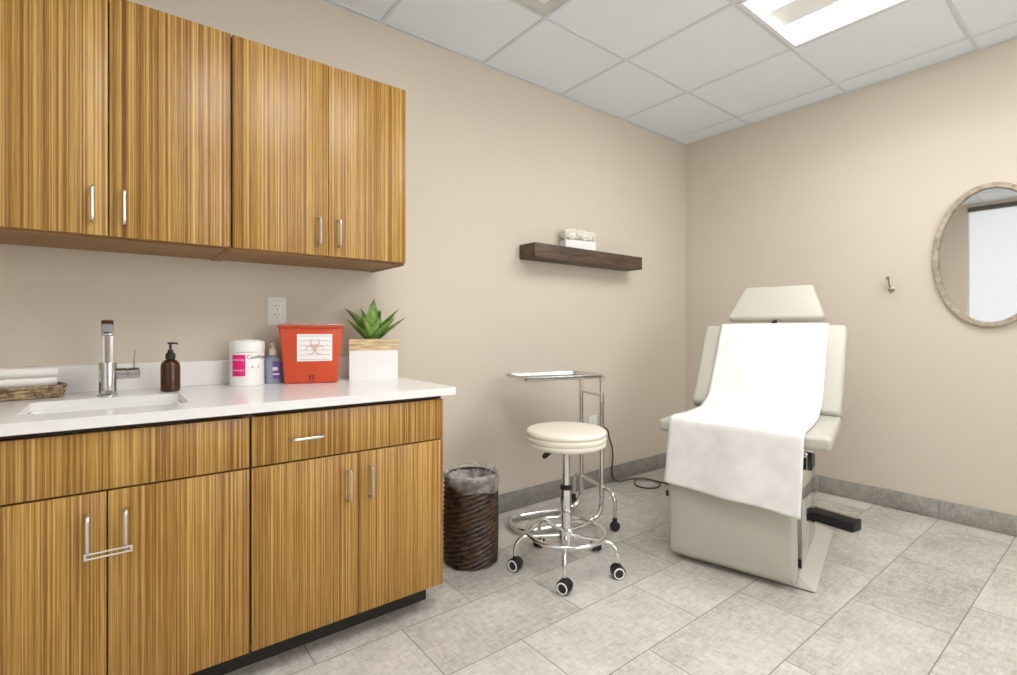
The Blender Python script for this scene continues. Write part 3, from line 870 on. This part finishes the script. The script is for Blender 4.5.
tube(bm, [(RR*math.cos(2*PI*k/72), RR*math.sin(2*PI*k/72), .157) for k in range(72)], .0095, 12, closed=True); obj('foot_ring', bm, 'chrome', t)

CAS = [(-2.26, -.598), (-2.237, -.867), (-1.961, -.919), (-1.81, -.668), (-2.009, -.471)]
def caster(parent, loc, rz, r=.027, ring=True):
    """twin wheel caster under a stem at loc (local), height r*2 + hood"""
    bm = N()
    # hood: half shell between the wheels
    pts = [(r*1.12*math.cos(q), r + r*1.12*math.sin(q)) for q in [math.radians(-10+200*k/14) for k in range(15)]]
    prism(bm, pts, -.006, .006, 'y'); lathe(bm, [(.010, 2*r), (.010, 2*r+.012), (.0, 2*r+.012)], 16, capt=False)
    for s in (-1, 1):
        pr = [(r*1.10*math.cos(q), r + r*1.10*math.sin(q)) for q in [math.radians(20+150*k/12) for k in range(13)]]
        prism(bm, pr + [(p[0]*.93, r+(p[1]-r)*.93) for p in pr[::-1]], s*.004, s*.021, 'y')
    o = obj('caster', bm, 'black', parent, loc); o.rotation_euler = (0, 0, rz)
    for s in (-1, 1):
        bm = N(); lathe(bm, [(0, .0065), (r*.9, .0065), (r, .009), (r, .019), (r*.92, .0215), (r*.70, .0220), (0, .0222)], 28, (0, 0, r), Matrix.Rotation(s*PI/2, 4, 'X'), capb=False, capt=False)
        w_ = obj('wheel', bm, 'rubber', o)
        if ring:
            bm = N(); lathe(bm, [(r*.66, .0218), (r*.69, .0235), (r*.86, .0235), (r*.90, .0212)], 28, (0, 0, r), Matrix.Rotation(s*PI/2, 4, 'X'), capb=False, capt=False)
            obj('wheel_ring', bm, 'white_pl', w_)
    return o
for k in range(5):
    a = math.radians(151.5 + 72*k); d = Vector((math.cos(a), math.sin(a), 0)); bm = N()
    R2 = .232
    path = [d*.030+Vector((0, 0, .143))] + smooth_path([d*.165+Vector((0, 0, .1455)), d*.197+Vector((0, 0, .142)), d*.222+Vector((0, 0, .122)), d*R2+Vector((0, 0, .092)), d*R2+Vector((0, 0, .066))], 6)
    tube(bm, path, .0095, 12)
    l = obj('leg', bm, 'chrome', t)
    caster(l, d*R2, [math.radians(v) for v in (105, 108, 148, 60, 20)][k])

# ------------------------------------------------------------------ instrument (mayo) stand
u = Vector((-.965, .262, 0)); v = Vector((.262, .965, 0))
t = thing('instrument_stand', 'chrome rolling tray stand behind the round stool', 'tray stand', (-1.556, -.470, 0), math.atan2(v.y, v.x)-PI/2)
# local: x = -u direction (toward the far wall), y = v
def U(a, b, z): return Vector((-a, b, z))      # a along u, b along v
PS = .212
bm = N()
zr = .028
lp = fillet([U(0, 0, .805), U(0, 0, zr), U(.485, 0, zr), U(.485, PS, zr), U(0, PS, zr), U(0, PS, .805)], .10, 12)
# round the loop end fully, and the post bends
tube(bm, lp, .0138, 14); obj('frame', bm, 'chrome', t)
bm = N(); zc = .200
tube(bm, fillet([U(-.012, -.105, .060), U(-.012, -.105, zc), U(-.012, PS+.105, zc), U(-.012, PS+.105, .060)], .075, 10), .0105, 14)
cb = obj('rear_crossbar', bm, 'chrome', t)
for b_ in (-.105, PS+.105):
    bm = N(); lathe(bm, [(.010, .072), (.013, .062), (.013, .048)], 16, U(-.012, b_, 0))
    for s in (-1, 1): 
        lathe(bm, [(0, .002), (.0225, .003), (.0245, .006), (.0245, .012), (.0225, .015), (0, .016)], 22, U(-.012, b_, .0245), Matrix.Rotation(s*PI/2, 4, 'X'), capb=False, capt=False)
    obj('caster', bm, 'rubber', cb)
bm = N(); tube(bm, smooth_path([U(0, 0, .712), U(-.012, PS*.25, .704), U(-.012, PS*.75, .704), U(0, PS, .712)], 6), .0115, 12); obj('upper_crossbar', bm, 'chrome', t)
# tray holder frame and tray
TZ = .816; TL = .472; TW = .275
bm = N(); o0 = (PS-TW)/2
tube(bm, fillet([U(.004, o0, TZ-.010), U(TL, o0, TZ-.010), U(TL, o0+TW, TZ-.010), U(.004, o0+TW, TZ-.010)], .03, 6), .0065, 10)
tube(bm, [U(.004, o0, TZ-.010), U(.004, o0+TW, TZ-.010)], .0065, 10)
obj('tray_holder', bm, 'chrome', t)
for b_ in (0, PS):
    bm = N(); lathe(bm, [(.0150, .780), (.0150, .800), (.011, .803)], 16, U(0, b_, 0)); obj('post_cap', bm, 'chrome', t)
tr = thing('instrument_tray', 'shallow stainless steel tray resting on the chrome stand', 'tray', (-1.556, -.470, TZ-.003), math.atan2(v.y, v.x)-PI/2)
bm = N()
x0, x1, y0, y1 = -TL-.004, -.004, o0-.010, o0+TW+.010
rings = []
for ins, z in ((-.004, .0045), (.0, .0065), (.012, .0060), (.018, -.002), (.024, -.010), (.03, -.0115), (.10, -.0118)):
    rings.append([bm.verts.new((p[0], p[1], z)) for p in rrect(x0+ins, x1-ins, y0+ins, y1-ins, max(.035-ins*.3, .01), 6)])
for A, B in zip(rings, rings[1:]):
    for i in range(len(A)): bm.faces.new((A[i], A[(i+1) % len(A)], B[(i+1) % len(A)], B[i]))
bm.faces.new(rings[-1])
o = obj('tray_pan', bm, 'steel', tr); md = o.modifiers.new('s', 'SOLIDIFY'); md.thickness = .0012; md.offset = 1

# ------------------------------------------------------------------ examination chair
A_ = math.radians(193.5)
CH = (-1.519, -1.199)
t = thing('exam_chair', 'grey vinyl reclining exam chair on a wedge base', 'exam chair', (CH[0], CH[1], 0), A_)
# local x = toward the viewer, y = picture right
# base: wedge plinth
bm = N()
def hexa(bm, bot, top, z0, z1, bev=.004):
    v_ = [bm.verts.new((p[0], p[1], z0)) for p in bot] + [bm.verts.new((p[0], p[1], z1)) for p in top]
    n_ = len(bot); fs = [bm.faces.new(v_[:n_][::-1]), bm.faces.new(v_[n_:])]
    for i in range(n_): fs.append(bm.faces.new((v_[i], v_[(i+1) % n_], v_[n_+(i+1) % n_], v_[n_+i])))
    if bev: bmesh.ops.bevel(bm, geom=list({e for f in fs for e in f.edges}), offset=bev, segments=2, profile=.5, affect='EDGES')
hexa(bm, [(-.80, -.26), (-.80, .285), (-.012, .297), (-.012, -.262)], [(-.72, -.20), (-.72, .225), (-.024, .236), (-.024, -.21)], .006, .052)
obj('base', bm, 'base_paint', t)
bm = N(); box(bm, (-.41, .012, .004), (.77, .53, .006)); obj('base_gasket', bm, 'rubber', t)
# pedestal housing
bm = N(); box(bm, (-.325, .012, .252), (.43, .438, .400), .006, 2); obj('pedestal', bm, 'chrome', t)
bm = N(); box(bm, (-.104, .012, .250), (.006, .446, .40), .001)
obj('pedestal_front', bm, 'dark_steel', t)
bm = N(); box(bm, (-.098, .222, .072), (.010, .026, .034), .002); lathe(bm, [(.005, 0), (.005, .003), (0, .004)], 12, (-.093, .222, .075), Matrix.Rotation(PI/2, 4, 'Y'), capt=False); obj('floor_bracket', bm, 'black', t)
# lift bracket and chrome knob under the seat
bm = N(); box(bm, (-.155, .240, .524), (.10, .062, .110), .004); box(bm, (-.155, -.215, .520), (.09, .046, .118), .004); box(bm, (-.25, .012, .515), (.28, .40, .12), .006); obj('lift_mechanism', bm, 'black', t)
bm = N(); lathe(bm, [(.011, 0), (.013, .003), (.013, .014), (.009, .018), (0, .018)], 20, (-.110, .243, .535), Matrix.Rotation(PI/2, 4, 'Y'), capt=False)
for dy in (-.009, .009): box(bm, (-.104, .243+dy, .496), (.010, .005, .055), .0015)
obj('hinge_knob', bm, 'chrome', t)
bm = N(); box(bm, (-.20, .02, .586), (.50, .56, .014), .003); obj('seat_plate', bm, 'steel', t)

def cushion(bm, w0, w1, L, th, bev=.022, crown=.006, n=(16, 10)):
    """padded board lying in local a (length, 0..L) and b (width), top at z=0"""
    nx, ny = n
    # rounded slab via superellipse section
    rings = []
    m_ = 40
    lev = [(0, -th), (.0, -th)]
    prof = []
    for k in range(7):
        q = PI/2*k/6; prof.append((bev*(1-math.sin(q)), -th/2 - (th/2-bev*.0)*math.cos(q)))
    steps = [(bev, -th)] + [(bev*(1-math.sin(PI/2*k/6)), -th+bev*(1-math.cos(PI/2*k/6))) for k in range(7)] + [(bev*(1-math.cos(PI/2*k/6)), -bev*(1-math.sin(PI/2*k/6))) for k in range(7)]
    def outl(ins):
        pts = []
        rr = max(.022-ins*.7, .004)
        a0, a1 = ins, L-ins
        for (ca, cb_, s0) in ((a1, 1, 0), (a1, -1, 1), (a0, -1, 2), (a0, 1, 3)):
            w = (w0 + (w1-w0)*(ca/L))/1.0 - ins
            cxx = ca - rr if ca > L/2 else ca + rr
            cyy = cb_*(w-rr)
            ang = {0: (90, 0), 1: (0, -90), 2: (-90, -180), 3: (180, 90)}[s0]
            for k in range(7):
                q = math.radians(ang[0]+(ang[1]-ang[0])*k/6)
                pts.append((cxx+rr*math.cos(q), cyy+rr*math.sin(q)))
        return pts
    for ins, z in steps: rings.append([bm.verts.new((p[0], p[1], z)) for p in outl(ins)])
    # crowned top: extra inner rings
    mx_ = (min(L/2, w0, w1) - bev)*.85
    for f_ in (.15, .35, .6, 1.0):
        rings.append([bm.verts.new((p[0], p[1], crown*math.sin(f_*PI/2))) for p in outl(bev+f_*mx_)])
    for A, B in zip(rings, rings[1:]):
        for i in range(len(A)): bm.faces.new((A[i], A[(i+1) % len(A)], B[(i+1) % len(A)], B[i]))
    bm.faces.new(rings[0]); bm.faces.new(rings[-1])
def place(bm, origin, pitch):
    """rotate so that local a points up-back by pitch (0 = toward -x flat) and move"""
    # a axis -> (-cos p, 0, sin p); normal -> (sin p, 0, cos p)
    ca, sa = math.cos(pitch), math.sin(pitch)
    for v_ in bm.verts:
        a, b, c = v_.co
        v_.co = Vector((origin[0] - a*ca + c*sa, origin[1] + b, origin[2] + a*sa + c*ca))
bm = N(); cushion(bm, .336, .318, .62, .058, .020); place(bm, (.085, .022, .651), 0); obj('seat', bm, 'vinyl', t, ang=50)
BP = math.radians(56.5)
bm = N(); cushion(bm, .345, .351, .515, .075, .022); place(bm, (-.470, -.003, .664), BP); obj('backrest', bm, 'vinyl', t, ang=50)
bm = N(); cushion(bm, .240, .180, .225, .052, .016, crown=.0008); place(bm, (-.772, .006, 1.128), math.radians(57)); obj('headrest', bm, 'vinyl', t, ang=50)
bm = N(); tube(bm, [(-.775, .012, 1.04), (-.812, .012, 1.16)], .010, 12); box(bm, (-.765, .012, 1.094), (.02, .024, .03), .003); obj('headrest_post', bm, 'black', t)
# leg rest hangs in front of the base
bm = N(); cushion(bm, .2575, .2575, .572, .060, .022)
# upright: a -> down, normal -> +x
for v_ in bm.verts:
    a, b, c = v_.co; v_.co = Vector((.090 - a*.075 + c, -.0205+b, .600 - a*.992))
obj('leg_rest', bm, 'vinyl', t, ang=50)
bm = N(); box(bm, (.045, -.280, .304), (.020, .022, .026), .004); obj('hinge', bm, 'black', t)
for yy in (-.225, .235):
    bm = N(); lathe(bm, [(.012, 0), (.012, .006)], 12, (-.06, yy, 0)); obj('foot', bm, 'rubber', t)

# exam paper draped over back, seat and leg rest
bm = N()
prof = []
nb = Vector((math.sin(BP), 0, math.cos(BP))); ab = Vector((-math.cos(BP), 0, math.sin(BP)))
ob0 = Vector((-.470, 0, .664))
pts = [ob0+ab*.530+nb*-.03, ob0+ab*.519+nb*-.004, ob0+ab*.506+nb*.0075, ob0+ab*.485+nb*.0105, ob0+ab*.30+nb*.0115, ob0+ab*.10+nb*.0115, ob0+ab*.035+nb*.020]
pts += [Vector((-.395, 0, .677)), Vector((-.33, 0, .6625)), Vector((-.20, 0, .6620)), Vector((.0, 0, .6615)), Vector((.060, 0, .6590)), Vector((.086, 0, .652)), Vector((.0955, 0, .636)), Vector((.100, 0, .600)), Vector((.106, 0, .50)), Vector((.112, 0, .42)), Vector((.118, 0, .338))]
sp = smooth_path(pts, 5)
dist = [0]
for a, b in zip(sp, sp[1:]): dist.append(dist[-1]+(b-a).length)
tot = dist[-1]; rows = []; NB = 40
for i, p in enumerate(sp):
    s = dist[i]/tot; row = []
    hang = max(0, (s-.63)/.37)
    for k in range(NB+1):
        b = k/NB*2-1
        w_ = .2635
        cy = .004 + (.009 if p.x > -.4 else 0)*min(1, (p.x+.4)/.3) - .014*hang
        off = .0
        q = Vector((p.x, cy + b*w_, p.z))
        if hang > 0:
            q.x += hang*(.010*math.sin(b*2.6+.6) + .006*math.sin(b*7+1.3)*hang + .004*noise.noise(Vector((b*4, s*14, 0)))+.004)
            q.z += hang*(.016 - .017*b + .003*math.sin(b*5)); q.y -= hang*.006*(1-b)*hang
        else:
            q += Vector((.0, 0, .0015*(1+noise.noise(Vector((b*5, s*16, 3))))))
        row.append(bm.verts.new(q))
    rows.append(row)
for A, B in zip(rows, rows[1:]):
    for k in range(NB): bm.faces.new((A[k], A[k+1], B[k+1], B[k]))
o = obj('exam_paper', bm, 'paper', None, (CH[0], CH[1], 0), ang=180); o.rotation_euler = (0, 0, A_)
md = o.modifiers.new('s', 'SOLIDIFY'); md.thickness = .0006; md.offset = 0
tag(o, 'white disposable paper sheet draped over the exam chair', 'paper sheet')

# foot pedal behind the base
t = thing('foot_pedal', 'black bar foot control on the floor behind the chair base', 'foot control', (-.560, -1.255, 0), math.radians(82.5))
bm = N(); prism(bm, [(-.050, .003), (.050, .003), (.050, .045), (.030, .052), (-.044, .042)], -.0, .0001, 'y') if False else None
bm = N()
prism(bm, [(-.045, .004), (.045, .004), (.045, .056), (.035, .060), (-.040, .048)], -.11, .178, 'y', .003)
for v_ in bm.verts: v_.co = Vector((v_.co.y, -v_.co.x, v_.co.z))
obj('pedal_body', bm, 'black', t)
bm = N(); box(bm, (.0375, -.020, .0595), (.28, .014, .003), .001); obj('tread', bm, 'steel', t)
bm = N(); box(bm, (.0375, 0, .002), (.285, .08, .004)); obj('pad', bm, 'rubber', t)

# power cord: plug at the low outlet, down the wall, one loop on the floor, on to the chair
t = thing('power_cord', 'grey power cord running from low outlet to chair, looped once', 'cord', (-1.113, 0, 0))
ox = -1.113
def W(x, y, z): return (x-ox, y, z)
pts = [W(-1.113, -.040, .403), W(-1.08, -.060, .420), W(-1.02, -.060, .375), W(-.975, -.030, .320), W(-.935, -.022, .25), W(-.925, -.022, .17), W(-.935, -.022, .09), W(-.925, -.030, .03), W(-.885, -.045, .007), W(-.80, -.050, .006), W(-.715, -.085, .006), W(-.672, -.16, .006),
       W(-.70, -.245, .006), W(-.79, -.285, .006), W(-.865, -.245, .007), W(-.865, -.165, .010), W(-.79, -.115, .018), W(-.715, -.14, .016), W(-.68, -.215, .009), W(-.66, -.32, .006), W(-.66, -.50, .006), W(-.72, -.76, .006), W(-.78, -.86, .006)]
bm = N(); tube(bm, smooth_path(pts, 8), .0055, 8); obj('cable', bm, 'cable', t)
bm = N(); box(bm, (0, -.022, .403), (.028, .028, .026), .005); obj('plug', bm, 'white_pl', t)

# ------------------------------------------------------------------ camera, render look
cam = bpy.data.cameras.new('camera'); co = bpy.data.objects.new('camera', cam); C.objects.link(co)
co.location = (-3.6497, -2.2945, 1.0582)
yaw = math.radians(52.1847)
co.rotation_euler = (PI/2, 0, yaw - PI/2)
cam.sensor_width = 36; cam.lens = 498.484/1017*36
cam.shift_x = (508.5-503.757)/1017; cam.shift_y = -(337.5-330.364)/1017
cam.clip_start = .02
sc.camera = co
w = bpy.data.worlds.new('World'); sc.world = w; w.use_nodes = True
w.node_tree.nodes['Background'].inputs[0].default_value = (.9, .95, 1, 1); w.node_tree.nodes['Background'].inputs[1].default_value = .5
sc.view_settings.view_transform = 'Standard'; sc.view_settings.look = 'None'
sc.view_settings.gamma = 1; sc.view_settings.exposure = 0.38; sc.view_settings.use_curve_mapping = False
sc.cycles.use_denoising = True
sc.cycles.max_bounces = 12; sc.cycles.diffuse_bounces = 6; sc.cycles.transparent_max_bounces = 12
sc.cycles.sample_clamp_indirect = 6
sc.cycles.caustics_reflective = False; sc.cycles.caustics_refractive = False
